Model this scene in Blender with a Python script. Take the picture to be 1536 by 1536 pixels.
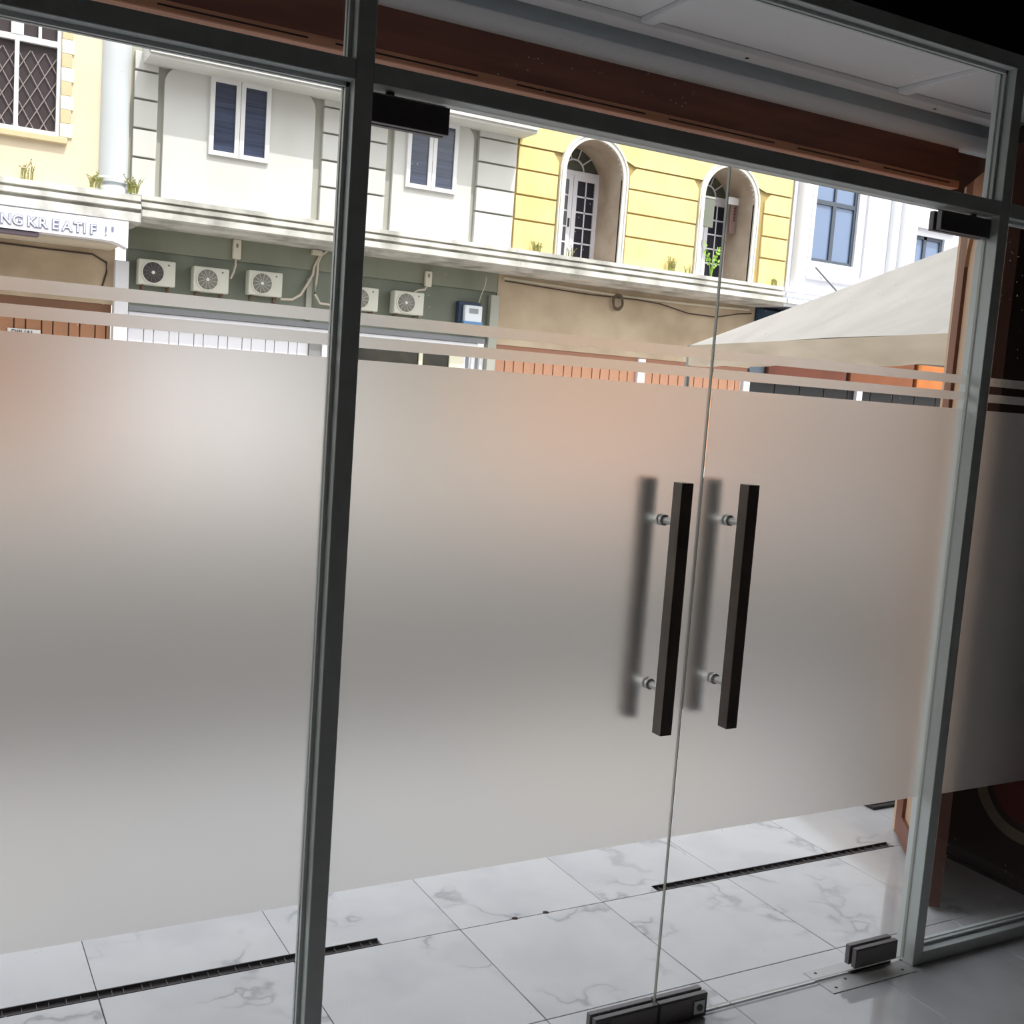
import bpy, bmesh, math, random
from mathutils import Vector, Matrix
S = bpy.context.scene
for o in list(bpy.data.objects): bpy.data.objects.remove(o)
random.seed(7)
rad = math.radians

# ---------------------------------------------------------------- camera
cd = bpy.data.cameras.new('camera'); cam = bpy.data.objects.new('camera', cd); S.collection.objects.link(cam)
YAW, PITCH, ROLL, FPX = rad(29.1166), rad(-6.2276), rad(4.1232), 1657.32
fw = Vector((math.sin(YAW)*math.cos(PITCH), math.cos(YAW)*math.cos(PITCH), math.sin(PITCH)))
r0 = Vector((math.cos(YAW), -math.sin(YAW), 0)); u0 = r0.cross(fw)
rv = r0*math.cos(ROLL) + u0*math.sin(ROLL); uv = -r0*math.sin(ROLL) + u0*math.cos(ROLL)
M3 = Matrix((rv, uv, -fw)).transposed()
cam.matrix_world = Matrix.Translation((-0.1731, -2.0969, 1.5713)) @ M3.to_4x4()
cd.sensor_width = 36.0; cd.lens = FPX/1536*36.0; cd.clip_start = .05; cd.clip_end = 500
S.camera = cam
# ---------------------------------------------------------------- light, sky, exposure
SUN_DIR = Vector((-.20, .54, -1.0)).normalized()          # the way the sunlight travels
sl = bpy.data.lights.new('sun', 'SUN'); sl.energy = 3.7; sl.angle = rad(.55); sl.color = (1, .975, .93)
sun = bpy.data.objects.new('sun', sl); S.collection.objects.link(sun)
sun.location = (6, -10, 25); sun.rotation_euler = SUN_DIR.to_track_quat('-Z', 'Y').to_euler()
W = bpy.data.worlds.new('sky'); S.world = W; W.use_nodes = True
wn = W.node_tree.nodes; wl = W.node_tree.links
for n in list(wn): wn.remove(n)
sk = wn.new('ShaderNodeTexSky'); sk.sky_type = 'NISHITA'; sk.sun_disc = False
sk.sun_elevation = math.asin(-SUN_DIR.z); sk.sun_rotation = math.atan2(-SUN_DIR.x, -SUN_DIR.y)
sk.air_density = 1.3; sk.dust_density = 2.5; sk.ozone_density = .8
bg = wn.new('ShaderNodeBackground'); bg.inputs['Strength'].default_value = .45
wo = wn.new('ShaderNodeOutputWorld'); hz = wn.new('ShaderNodeHueSaturation'); hz.inputs['Saturation'].default_value = .16
wl.new(sk.outputs[0], hz.inputs['Color']); wl.new(hz.outputs[0], bg.inputs[0]); wl.new(bg.outputs[0], wo.inputs[0])
S.view_settings.view_transform = 'Standard'; S.view_settings.look = 'None'
S.view_settings.gamma = 1; S.view_settings.use_curve_mapping = False
S.view_settings.exposure = 0.0
S.cycles.max_bounces = 14; S.cycles.transparent_max_bounces = 24; S.cycles.transmission_bounces = 12
S.cycles.diffuse_bounces = 5; S.cycles.sample_clamp_indirect = 6

# ---------------------------------------------------------------- materials
MATS = {}
def nodes(m):
    m.use_nodes = True; nt = m.node_tree
    for n in list(nt.nodes): nt.nodes.remove(n)
    return nt, nt.nodes.new('ShaderNodeOutputMaterial')
def hexc(r, g, b):                                         # sRGB bytes to linear
    f = lambda v: (v/255/12.92 if v <= 10 else ((v/255+.055)/1.055)**2.4)
    return (f(r), f(g), f(b), 1)
def mat(name, col, rough=.7, metal=0, col2=None, scale=6, amt=.5, detail=4, stretch=(1, 1, 1), bump=0, spec=.5, lo=.35, hi=.7, coord='Object'):
    """principled surface whose colour wanders between col and col2 with a noise"""
    if name in MATS: return MATS[name]
    m = bpy.data.materials.new(name); nt, out = nodes(m); N = nt.nodes; Lk = nt.links
    p = N.new('ShaderNodeBsdfPrincipled'); Lk.new(p.outputs[0], out.inputs[0])
    p.inputs['Roughness'].default_value = rough; p.inputs['Metallic'].default_value = metal
    p.inputs['Specular IOR Level'].default_value = spec
    tc = N.new('ShaderNodeTexCoord'); mp = N.new('ShaderNodeMapping'); mp.inputs['Scale'].default_value = stretch
    Lk.new(tc.outputs[coord], mp.inputs[0])
    nz = N.new('ShaderNodeTexNoise'); nz.inputs['Scale'].default_value = scale; nz.inputs['Detail'].default_value = detail
    Lk.new(mp.outputs[0], nz.inputs['Vector'])
    if col2 is None: col2 = tuple(c*.88 for c in col[:3]) + (1,)
    rp = N.new('ShaderNodeValToRGB'); rp.color_ramp.elements[0].position = lo; rp.color_ramp.elements[1].position = hi
    rp.color_ramp.elements[0].color = col; rp.color_ramp.elements[1].color = tuple(col[i]*(1-amt)+col2[i]*amt for i in range(3)) + (1,)
    Lk.new(nz.outputs['Fac'], rp.inputs[0]); Lk.new(rp.outputs[0], p.inputs['Base Color'])
    if bump:
        b = N.new('ShaderNodeBump'); b.inputs['Strength'].default_value = bump; b.inputs['Distance'].default_value = .01
        Lk.new(nz.outputs['Fac'], b.inputs['Height']); Lk.new(b.outputs[0], p.inputs['Normal'])
    MATS[name] = m; return m

def clear_glass(name, tint=(.968, .972, .968), dust=.5):
    m = bpy.data.materials.new(name); nt, out = nodes(m); N = nt.nodes; Lk = nt.links
    tr = N.new('ShaderNodeBsdfTransparent'); tr.inputs[0].default_value = (*tint, 1)
    gl = N.new('ShaderNodeBsdfGlossy'); gl.inputs['Roughness'].default_value = 0.0
    lw = N.new('ShaderNodeLayerWeight'); lw.inputs[0].default_value = .5
    pw = N.new('ShaderNodeMath'); pw.operation = 'POWER'; pw.inputs[1].default_value = 5
    Lk.new(lw.outputs['Facing'], pw.inputs[0])
    ma = N.new('ShaderNodeMath'); ma.operation = 'MULTIPLY_ADD'; ma.inputs[1].default_value = .9; ma.inputs[2].default_value = .03
    Lk.new(pw.outputs[0], ma.inputs[0])
    mx = N.new('ShaderNodeMixShader'); Lk.new(ma.outputs[0], mx.inputs[0]); Lk.new(tr.outputs[0], mx.inputs[1]); Lk.new(gl.outputs[0], mx.inputs[2])
    last = mx
    if dust:                                               # fine specks of dried dirt on the pane
        tc = N.new('ShaderNodeTexCoord')
        vo = N.new('ShaderNodeTexVoronoi'); vo.inputs['Scale'].default_value = 55; Lk.new(tc.outputs['Object'], vo.inputs['Vector'])
        nz = N.new('ShaderNodeTexNoise'); nz.inputs['Scale'].default_value = 4.5; nz.inputs['Detail'].default_value = 2; Lk.new(tc.outputs['Object'], nz.inputs['Vector'])
        lt = N.new('ShaderNodeMath'); lt.operation = 'LESS_THAN'; lt.inputs[1].default_value = .07; Lk.new(vo.outputs['Distance'], lt.inputs[0])
        gt = N.new('ShaderNodeMath'); gt.operation = 'GREATER_THAN'; gt.inputs[1].default_value = .57; Lk.new(nz.outputs['Fac'], gt.inputs[0])
        mu = N.new('ShaderNodeMath'); mu.operation = 'MULTIPLY'; Lk.new(lt.outputs[0], mu.inputs[0]); Lk.new(gt.outputs[0], mu.inputs[1])
        m2 = N.new('ShaderNodeMath'); m2.operation = 'MULTIPLY'; m2.inputs[1].default_value = dust; Lk.new(mu.outputs[0], m2.inputs[0])
        df = N.new('ShaderNodeBsdfTranslucent'); df.inputs[0].default_value = (.9, .88, .84, 1)
        m3 = N.new('ShaderNodeMixShader'); Lk.new(m2.outputs[0], m3.inputs[0]); Lk.new(mx.outputs[0], m3.inputs[1]); Lk.new(df.outputs[0], m3.inputs[2])
        last = m3
    Lk.new(last.outputs[0], out.inputs[0]); MATS[name] = m; return m

def frosted(name):
    m = bpy.data.materials.new(name); nt, out = nodes(m); N = nt.nodes; Lk = nt.links
    g = N.new('ShaderNodeBsdfGlass'); g.distribution = 'BECKMANN'; g.inputs['Color'].default_value = (.975, .962, .948, 1)
    g.inputs['Roughness'].default_value = FILM_ROUGH; g.inputs['IOR'].default_value = 1.45
    t = N.new('ShaderNodeBsdfTranslucent'); t.inputs[0].default_value = (.95, .94, .92, 1)
    mx = N.new('ShaderNodeMixShader'); mx.inputs[0].default_value = FILM_MILK
    Lk.new(g.outputs[0], mx.inputs[1]); Lk.new(t.outputs[0], mx.inputs[2]); Lk.new(mx.outputs[0], out.inputs[0])
    MATS[name] = m; return m
FILM_ROUGH, FILM_MILK = .38, .04

def marble(name):
    m = bpy.data.materials.new(name); nt, out = nodes(m); N = nt.nodes; Lk = nt.links
    p = N.new('ShaderNodeBsdfPrincipled'); Lk.new(p.outputs[0], out.inputs[0])
    p.inputs['Roughness'].default_value = .07; p.inputs['Specular IOR Level'].default_value = .55
    tc = N.new('ShaderNodeTexCoord'); oi = N.new('ShaderNodeObjectInfo')
    sc = N.new('ShaderNodeVectorMath'); sc.operation = 'SCALE'; sc.inputs[0].default_value = (37, 61, 23); Lk.new(oi.outputs['Random'], sc.inputs['Scale'])
    ad = N.new('ShaderNodeVectorMath'); ad.operation = 'ADD'; Lk.new(tc.outputs['Object'], ad.inputs[0]); Lk.new(sc.outputs[0], ad.inputs[1])
    wz = N.new('ShaderNodeTexNoise'); wz.inputs['Scale'].default_value = 5; wz.inputs['Detail'].default_value = 5; Lk.new(ad.outputs[0], wz.inputs['Vector'])
    mixv = N.new('ShaderNodeVectorMath'); mixv.operation = 'SCALE'; mixv.inputs['Scale'].default_value = .32; Lk.new(wz.outputs['Color'], mixv.inputs[0])
    a2 = N.new('ShaderNodeVectorMath'); a2.operation = 'ADD'; Lk.new(ad.outputs[0], a2.inputs[0]); Lk.new(mixv.outputs[0], a2.inputs[1])
    nz = N.new('ShaderNodeTexNoise'); nz.inputs['Scale'].default_value = 1.9; nz.inputs['Detail'].default_value = 3; nz.inputs['Roughness'].default_value = .55
    Lk.new(a2.outputs[0], nz.inputs['Vector'])
    s = N.new('ShaderNodeMath'); s.operation = 'SUBTRACT'; s.inputs[1].default_value = .53; Lk.new(nz.outputs['Fac'], s.inputs[0])
    ab = N.new('ShaderNodeMath'); ab.operation = 'ABSOLUTE'; Lk.new(s.outputs[0], ab.inputs[0])
    r1 = N.new('ShaderNodeValToRGB'); e = r1.color_ramp.elements
    e[0].position = 0; e[0].color = (.40, .40, .41, 1); e[1].position = .045; e[1].color = (.72, .72, .725, 1)
    k = e.new(.008); k.color = (.52, .52, .53, 1)
    k = e.new(.018); k.color = (.665, .665, .67, 1)
    Lk.new(ab.outputs[0], r1.inputs[0])
    n2 = N.new('ShaderNodeTexNoise'); n2.inputs['Scale'].default_value = 3.1; n2.inputs['Detail'].default_value = 2; Lk.new(a2.outputs[0], n2.inputs['Vector'])
    r2 = N.new('ShaderNodeValToRGB'); r2.color_ramp.elements[0].position = .42; r2.color_ramp.elements[1].position = .75
    r2.color_ramp.elements[0].color = (.80, .80, .80, 1); r2.color_ramp.elements[1].color = (.66, .66, .675, 1); Lk.new(n2.outputs['Fac'], r2.inputs[0])
    # veins fade in and out
    n3 = N.new('ShaderNodeTexNoise'); n3.inputs['Scale'].default_value = 4.0; Lk.new(ad.outputs[0], n3.inputs['Vector'])
    r3 = N.new('ShaderNodeValToRGB'); r3.color_ramp.elements[0].position = .44; r3.color_ramp.elements[1].position = .60; Lk.new(n3.outputs['Fac'], r3.inputs[0])
    vm = N.new('ShaderNodeMixRGB'); Lk.new(r3.outputs[0], vm.inputs[0]); vm.inputs[1].default_value = (.72, .72, .725, 1); Lk.new(r1.outputs[0], vm.inputs[2])
    mu = N.new('ShaderNodeMixRGB'); mu.blend_type = 'MULTIPLY'; mu.inputs[0].default_value = 1; Lk.new(vm.outputs[0], mu.inputs[1]); Lk.new(r2.outputs[0], mu.inputs[2])
    br = N.new('ShaderNodeMixRGB'); br.blend_type = 'MULTIPLY'; br.inputs[0].default_value = 1; br.inputs[2].default_value = (1.22, 1.22, 1.23, 1); Lk.new(mu.outputs[0], br.inputs[1])
    Lk.new(br.outputs[0], p.inputs['Base Color']); MATS[name] = m; return m

GLASS = clear_glass('clear_glass'); FILM = frosted('frosted_film'); MARBLE = marble('marble_tile')
EDGE = mat('glass_edge', hexc(180, 182, 172), .25, amt=.1)
ALU = mat('grey_powder_coat', hexc(222, 229, 227), .42, amt=.15, scale=30)
BLACK = mat('black_anodised', hexc(106, 101, 103), .36, amt=.3, scale=40)
PATCHFACE = mat('dark_brushed_metal', hexc(122, 117, 115), .35, metal=.5, amt=.4, scale=60, stretch=(1, 1, 12))
CHROME = mat('polished_steel', hexc(236, 238, 236), .3, metal=.2, amt=.05)
BRONZE = mat('black_bronze_bar', hexc(122, 111, 103), .36, metal=.2, col2=hexc(88, 78, 72), scale=14, amt=.6)
BLACKWALL = mat('black_wall_paint', hexc(14, 14, 14), .95)
INTERIOR = mat('dull_interior_paint', hexc(122, 120, 118), .9, amt=.3)
GROUT = mat('grey_grout', hexc(88, 88, 88), .9, amt=.4, scale=40)
WOOD = mat('reddish_brown_wood', hexc(134, 80, 62), .55, col2=hexc(96, 56, 46), scale=7, stretch=(.35, 3, 3), amt=.8, detail=6)
WOODLIP = mat('light_brown_wood', hexc(210, 148, 116), .55, col2=hexc(174, 114, 86), scale=9, stretch=(.4, 3, 3), amt=.8)
DARKSLOT = mat('dark_slot', hexc(48, 26, 20), .8)
SOFFIT = mat('white_porch_ceiling', hexc(248, 248, 250), .85, amt=.05, scale=3)
SOFFITDARK = mat('blue_grey_paint', hexc(222, 232, 238), .85, amt=.25, scale=5)
BEIGEPANEL = mat('beige_veneer', hexc(196, 164, 134), .5, amt=.25, scale=4, stretch=(3, 3, .4))
DARKWOOD = mat('dark_brown_veneer', hexc(58, 36, 30), .5, amt=.5, scale=6, stretch=(3, 3, .3))
STEELDARK = mat('dark_track_steel', hexc(74, 68, 68), .45, metal=.4, col2=hexc(46, 40, 40), scale=25, amt=.8)
ASPHALT = mat('asphalt', hexc(140, 137, 134), .9, col2=hexc(116, 113, 112), scale=3, amt=.8, bump=.2)
CONCRETE = mat('grey_concrete', hexc(160, 156, 150), .9, amt=.5, scale=2)
GLASSDARK = mat('dark_window_glass', hexc(40, 42, 54), .12, amt=.3, scale=2)

# ---------------------------------------------------------------- mesh helpers
ORG = {}
class MB:
    """collects shapes in world coordinates; build() links them as ONE mesh object"""
    def __init__(s): s.v = []; s.f = []; s.m = []; s.sm = []
    def add(s, vs, fs, mi=0, smooth=False):
        b = len(s.v); s.v += [tuple(v) for v in vs]
        for f in fs: s.f.append([b+i for i in f]); s.m.append(mi); s.sm.append(smooth)
        return s
    def box(s, x0, x1, y0, y1, z0, z1, mi=0, edge_mi=None, thin=1):
        v = [(x, y, z) for z in (z0, z1) for y in (y0, y1) for x in (x0, x1)]
        fs = [(0, 2, 3, 1), (4, 5, 7, 6), (0, 1, 5, 4), (2, 6, 7, 3), (0, 4, 6, 2), (1, 3, 7, 5)]
        if edge_mi is None: return s.add(v, fs, mi)
        s.add(v, [fs[2], fs[3]], mi); b = len(s.v)-8
        for k in (0, 1, 4, 5): s.f.append([b+i for i in fs[k]]); s.m.append(edge_mi); s.sm.append(False)
        return s
    def bevbox(s, x0, x1, y0, y1, z0, z1, b, mi=0):
        """box with chamfered edges"""
        bm = bmesh.new(); bmesh.ops.create_cube(bm, size=1)
        for v in bm.verts: v.co = Vector(((x0+x1)/2+v.co.x*(x1-x0), (y0+y1)/2+v.co.y*(y1-y0), (z0+z1)/2+v.co.z*(z1-z0)))
        bmesh.ops.bevel(bm, geom=bm.edges[:], offset=b, segments=1, affect='EDGES')
        bm.verts.index_update()
        s.add([v.co.copy() for v in bm.verts], [[v.index for v in f.verts] for f in bm.faces], mi); bm.free(); return s
    def prism(s, poly, axis, a, b, mi=0, smooth=False):
        """polygon (2D) extruded along axis from a to b; axis x: poly=(y,z), y: (x,z), z: (x,y)"""
        def P(q, t): return {'x': (t, q[0], q[1]), 'y': (q[0], t, q[1]), 'z': (q[0], q[1], t)}[axis]
        n = len(poly); vs = [P(q, a) for q in poly] + [P(q, b) for q in poly]
        s.add(vs, [list(range(n)), [n+i for i in range(n)][::-1]], mi)
        k = len(s.v)-2*n
        for i in range(n):
            j = (i+1) % n; s.f.append([k+i, k+n+i, k+n+j, k+j]); s.m.append(mi); s.sm.append(smooth)
        return s
    def tube(s, pts, r, n=8, mi=0):
        pts = [Vector(p) for p in pts]; rings = []
        for i, p in enumerate(pts):
            d = (pts[min(i+1, len(pts)-1)] - pts[max(i-1, 0)]).normalized()
            a = d.cross(Vector((0, 0, 1)))
            if a.length < 1e-3: a = d.cross(Vector((0, 1, 0)))
            a.normalize(); c = d.cross(a); rr = r[i] if isinstance(r, (list, tuple)) else r
            rings.append([p + a*rr*math.cos(2*math.pi*k/n) + c*rr*math.sin(2*math.pi*k/n) for k in range(n)])
        vs = [v for R in rings for v in R]; fs = []
        for i in range(len(pts)-1):
            for k in range(n):
                k2 = (k+1) % n; fs.append((i*n+k, i*n+k2, (i+1)*n+k2, (i+1)*n+k))
        s.add(vs, fs, mi, True)
        b = len(s.v)-len(vs)
        for R in (0, len(pts)-1): s.f.append([b+R*n+k for k in range(n)]); s.m.append(mi); s.sm.append(False)
        return s
    def lathe(s, prof, c, axis='z', n=20, mi=0, a0=0, a1=2*math.pi):
        """profile (radius, height) turned about an axis through c"""
        full = abs(a1-a0-2*math.pi) < 1e-6; m = n if full else n+1; vs = []
        for k in range(m):
            a = a0+(a1-a0)*k/n
            for r_, h in prof:
                q = (r_*math.cos(a), r_*math.sin(a), h)
                if axis == 'y': q = (q[0], -q[2], q[1])
                if axis == 'x': q = (q[2], q[0], q[1])
                vs.append((c[0]+q[0], c[1]+q[1], c[2]+q[2]))
        L_ = len(prof); fs = []
        for k in range(n):
            k2 = (k+1) % m
            for j in range(L_-1): fs.append((k*L_+j, k2*L_+j, k2*L_+j+1, k*L_+j+1))
        return s.add(vs, fs, mi, True)
    def wall(s, x0, x1, z0, z1, y0, y1, holes=(), mi=0):
        """slab facing y with rectangular holes (x0,x1,z0,z1), reveals included"""
        xs = sorted({x0, x1, *[h[0] for h in holes], *[h[1] for h in holes]}); zs = sorted({z0, z1, *[h[2] for h in holes], *[h[3] for h in holes]})
        xs = [x for x in xs if x0 <= x <= x1]; zs = [z for z in zs if z0 <= z <= z1]
        ins = lambda i, j: 0 <= i < len(xs)-1 and 0 <= j < len(zs)-1 and not any(h[0] < (xs[i]+xs[i+1])/2 < h[1] and h[2] < (zs[j]+zs[j+1])/2 < h[3] for h in holes)
        vid = {}
        def V(x, y, z):
            k = (round(x, 5), round(y, 5), round(z, 5))
            if k not in vid: vid[k] = len(s.v); s.v.append((x, y, z))
            return vid[k]
        def F(*p): s.f.append([V(*q) for q in p]); s.m.append(mi); s.sm.append(False)
        for i in range(len(xs)-1):
            for j in range(len(zs)-1):
                if not ins(i, j): continue
                a, b, c, d = xs[i], xs[i+1], zs[j], zs[j+1]
                F((a, y0, c), (b, y0, c), (b, y0, d), (a, y0, d)); F((a, y1, c), (a, y1, d), (b, y1, d), (b, y1, c))
                if not ins(i-1, j): F((a, y0, c), (a, y0, d), (a, y1, d), (a, y1, c))
                if not ins(i+1, j): F((b, y0, c), (b, y1, c), (b, y1, d), (b, y0, d))
                if not ins(i, j-1): F((a, y0, c), (a, y1, c), (b, y1, c), (b, y0, c))
                if not ins(i, j+1): F((a, y0, d), (b, y0, d), (b, y1, d), (a, y1, d))
        return s
    def mesh(s, name, mats, off=(0, 0, 0)):
        me = bpy.data.meshes.new(name)
        me.from_pydata([(v[0]-off[0], v[1]-off[1], v[2]-off[2]) for v in s.v], [], s.f)
        for m in (mats if isinstance(mats, (list, tuple)) else [mats]): me.materials.append(m)
        for i, p in enumerate(me.polygons): p.material_index = s.m[i]; p.use_smooth = s.sm[i]
        bm = bmesh.new(); bm.from_mesh(me); bmesh.ops.recalc_face_normals(bm, faces=bm.faces); bm.to_mesh(me); bm.free()
        me.update(); me.set_sharp_from_angle(angle=rad(42)); return me
    def build(s, name, mats, parent=None, org=None, **kw):
        o_ = ORG[parent.name] if parent is not None else Vector(org or (0, 0, 0))
        return link(name, s.mesh(name, mats, o_), parent, None if parent is not None else o_, **kw)
def link(name, me, parent=None, loc=None, label=None, cat=None, group=None, kind=None):
    """me has its vertices about the object's own origin; loc is world"""
    o = bpy.data.objects.new(name, me); S.collection.objects.link(o)
    po = ORG[parent.name] if parent is not None else Vector((0, 0, 0))
    if parent is not None: o.parent = parent
    w = Vector(loc) if loc is not None else po
    o.location = w-po; ORG[o.name] = w; tag(o, label, cat, group, kind); return o
def tag(o, label=None, cat=None, group=None, kind=None):
    for k, v in (('label', label), ('category', cat), ('group', group), ('kind', kind)):
        if v: o[k] = v
    return o
def empty(name, loc, label=None, cat=None, group=None, kind=None):
    o = link(name, None, None, loc, label, cat, group, kind); o.empty_display_size = .2; return o
def dup(o, loc, label=None, parent=None):
    c = o.copy(); S.collection.objects.link(c)
    if parent is not None: c.parent = parent
    else: c.location = loc; ORG[c.name] = Vector(loc)
    if label: c['label'] = label
    for ch in o.children: dup(ch, None, None, c)
    return c
def text_mesh(txt, size, depth, mat_, offset=0.0, x=1.0):
    cu = bpy.data.curves.new('lettering', 'FONT'); cu.body = txt; cu.size = size; cu.extrude = depth/2; cu.offset = offset
    cu.space_character = x; cu.resolution_u = 3
    o = bpy.data.objects.new('lettering', cu); S.collection.objects.link(o)
    dg = bpy.context.evaluated_depsgraph_get(); me = bpy.data.meshes.new_from_object(o.evaluated_get(dg))
    bpy.data.objects.remove(o); me.materials.clear(); me.materials.append(mat_)
    for v in me.vertices: v.co = Vector((v.co.x, -v.co.z, v.co.y))
    return me

# ================================================================ ROOM SHELL
GAP = .0012
fl = empty('floor', (0, 0, 0), kind='structure', label='white marble tiled floor running from the dark room out to the porch')
MB().box(-1.4, 4.4, -3.3, 2.35, -.12, -.012).build('floor_bed', GROUT, fl)
tile_cache = {}
def tile(x0, x1, y0, y1):
    w, d = round(x1-x0, 4), round(y1-y0, 4)
    if (w, d) not in tile_cache:
        tile_cache[(w, d)] = MB().bevbox(-w/2+GAP, w/2-GAP, -d/2+GAP, d/2-GAP, -.012, 0, .0012).mesh('tile', MARBLE)
    link('tile', tile_cache[(w, d)], fl, ((x0+x1)/2, (y0+y1)/2, 0))
X0, YB = 1.2691, .1233
TR = ((-1.4, 1.024), (1.983, 3.06))                        # the two floor tracks
for k in range(-6, 7):
    a, b = max(-1.4, X0+k*.5), min(4.4, X0+(k+1)*.5)
    if b-a < .02: continue
    tile(a, b, .002, YB)
    tile(a, b, YB, YB+.5)
    cuts = sorted({a, b, *[c for t in TR for c in t if a < c < b]}); low = []
    for p, q in zip(cuts, cuts[1:]):
        y_ = .6632 if any(t[0] < (p+q)/2 < t[1] for t in TR) else YB+.5+GAP
        low += [(p, y_), (q, y_)]
    low[0] = (a+GAP, low[0][1]); low[-1] = (b-GAP, low[-1][1]); cx_, cy_ = (a+b)/2, YB+.75
    pl = [(x-cx_, y-cy_) for x, y in low+[(b-GAP, YB+1.0-GAP), (a+GAP, YB+1.0-GAP)]]
    link('tile', MB().prism(pl, 'z', -.012, 0).mesh('tile', MARBLE), fl, (cx_, cy_, 0))
    tile(a, b, YB+1.0, YB+1.5); tile(a, b, YB+1.5, YB+2.0); tile(a, b, YB+2.0, 2.35)
    for j in range(7): 
        y1 = -.002-j*.5
        tile(a, b, max(y1-.5, -3.3), y1)
for i, (a, b) in enumerate(TR):
    t = empty('floor_track', ((a+b)/2, .6425, -.01), cat='track',
              label=('dark steel floor track left of the door opening running under the left pane', 'dark steel floor track running to the folded wooden leaf')[i])
    MB().box(a, b, .6235, .6615, -.0115, -.008).build('channel', STEELDARK, t)
    MB().box(a, b, .6233, .6265, -.008, .0012).build('lip', STEELDARK, t); MB().box(a, b, .6585, .6617, -.008, .0012).build('lip', STEELDARK, t)
    RIB = mat('dull_rib_steel', hexc(120, 114, 114), .5, amt=.6, scale=30)
    rib = MB().box(-.0006, .0006, -.0155, .0155, -.0008, .0045).mesh('rib', RIB)
    n_ = int((b-a)/.035)
    for k in range(n_): link('rib', rib, t, (a+.02+k*.035+random.uniform(-.008, .008), .6425, -.0072))
for i, x in enumerate((1.454, 1.562)):
    MB().lathe([(0, .0006), (.007, .0006), (.010, 0)], (x, .626, .0002), n=10).build('bolt_hole', DARKSLOT, None, (x, .626, 0), cat='hole', group='bolt holes in the porch floor',
        label=('small dark bolt hole in the tile joint, nearer the left track', 'small dark bolt hole in the tile joint, nearer the right track')[i])
MB().box(-1.4, 3.36, -3.4, .07, 2.9, 3.0).build('ceiling', BLACKWALL, None, kind='structure')
MB().box(-1.4, -1.3, -3.3, .06, 0, 2.9).build('wall_left', INTERIOR, None, kind='structure')
MB().box(3.2995, 3.4, -3.3, .06, 0, 2.9).build('wall_right', INTERIOR, None, kind='structure')
MB().box(-1.4, 3.4, -3.4, -3.3, 0, 2.9).build('wall_back', INTERIOR, None, kind='structure')
MB().box(-1.3, 3.2995, -.0417, .06, 2.5525, 2.9).build('wall_front', BLACKWALL, None, kind='structure')

# ================================================================ SHOPFRONT FRAME AND GLASS
FD = .0417; FO = .027                                    # depth of the frame inside and outside the glass line
fr = empty('trim_1', (0, 0, 0), kind='structure', label='grey aluminium shopfront frame around the glass doors')
HB, HT, TB, TT = 2.515, 2.5525, 2.1329, 2.1704
POSTS = [(-.75, -.7125), (.5675, .605), (2.406, 2.4435), (3.262, 3.2995)]
for a, b in POSTS: MB().bevbox(a, b, -FD, FO, 0, HB, .0015).build('mullion', ALU, fr)
MB().bevbox(POSTS[0][0], POSTS[3][1], -FD, FO, HB, HT, .0015).build('head_bar', ALU, fr)
def bead(m, a, b, c, d, sides='lrtb'):
    w, h = .008, .013
    if 'l' in sides: m.box(a, a+w, -h, -.0036, c, d); m.box(a, a+w, .0036, h, c, d)
    if 'r' in sides: m.box(b-w, b, -h, -.0036, c, d); m.box(b-w, b, .0036, h, c, d)
    if 't' in sides: m.box(a, b, -h, -.0036, d-w, d); m.box(a, b, .0036, h, d-w, d)
    if 'b' in sides: m.box(a, b, -h, -.0036, c, c+w); m.box(a, b, .0036, h, c, c+w)
wi = 0
FZ = (1.6115, 1.635, 1.658, 1.680, 1.7035)                 # film top, gap, stripe, gap, stripe
def glass(par, x0, x1, z0, z1): return MB().box(x0, x1, -.0035, .0035, z0, z1, 0, 1).build('glass_pane', [GLASS, EDGE], par)
def film(par, x0, x1, zb):
    MB().box(x0, x1, -.0042, -.0037, zb, FZ[0]).build('frosted_film', FILM, par)
    for a, b in ((FZ[1], FZ[2]), (FZ[3], FZ[4])): MB().box(x0, x1, -.0042, -.0037, a, b).build('film_stripe', FILM, par)
for i in range(3):
    a, b = POSTS[i][1], POSTS[i+1][0]
    MB().bevbox(a, b, -FD, FO, TB, TT, .0015).build('transom_bar', ALU, fr)
    wi += 1; w = empty(f'window_{wi}', (a, 0, TT), kind='structure')
    glass(w, a, b, TT, HB); m = MB(); bead(m, a, b, TT, HB); m.build('glazing_bead', ALU, w)
    if i != 1:
        MB().bevbox(a, b, -FD, FO, 0, .0375, .0015).build('sill_bar', ALU, fr)
        wi += 1; w = empty(f'window_{wi}', (a, 0, .0375), kind='structure')
        glass(w, a, b, .0375, TB); m = MB(); bead(m, a, b, .0375, TB); m.build('glazing_bead', ALU, w)
        film(w, a+.009, b-.009, .485 if i == 0 else .497)
def handle(par, x, ysign, tagname='pull_handle'):
    """square bar on two round stand-offs"""
    y = ysign
    ya, yb = (-.089, -.056) if y < 0 else (.052, .085)
    h = MB().bevbox(x-.0165, x+.0165, ya, yb, .796, 1.391, .0008).build(tagname, BRONZE, par)
    for z in (1.296, .900):
        yi = -.0042 if y < 0 else .0035
        e = ya if y > 0 else yb
        q = lambda *pr: MB().lathe(list(pr), (x, 0, z), 'y', 18)
        sgn = -1 if y < 0 else 1
        # lathe about y maps height h to -h
        q((0, -sgn*abs(e)), (.0085, -sgn*abs(e)), (.0085, -sgn*(abs(yi)+.009)), (.0135, -sgn*(abs(yi)+.009)), (.0135, -sgn*(abs(yi)+.0002)), (0, -sgn*(abs(yi)+.0002))).build('standoff', CHROME, h)
D = []
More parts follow.
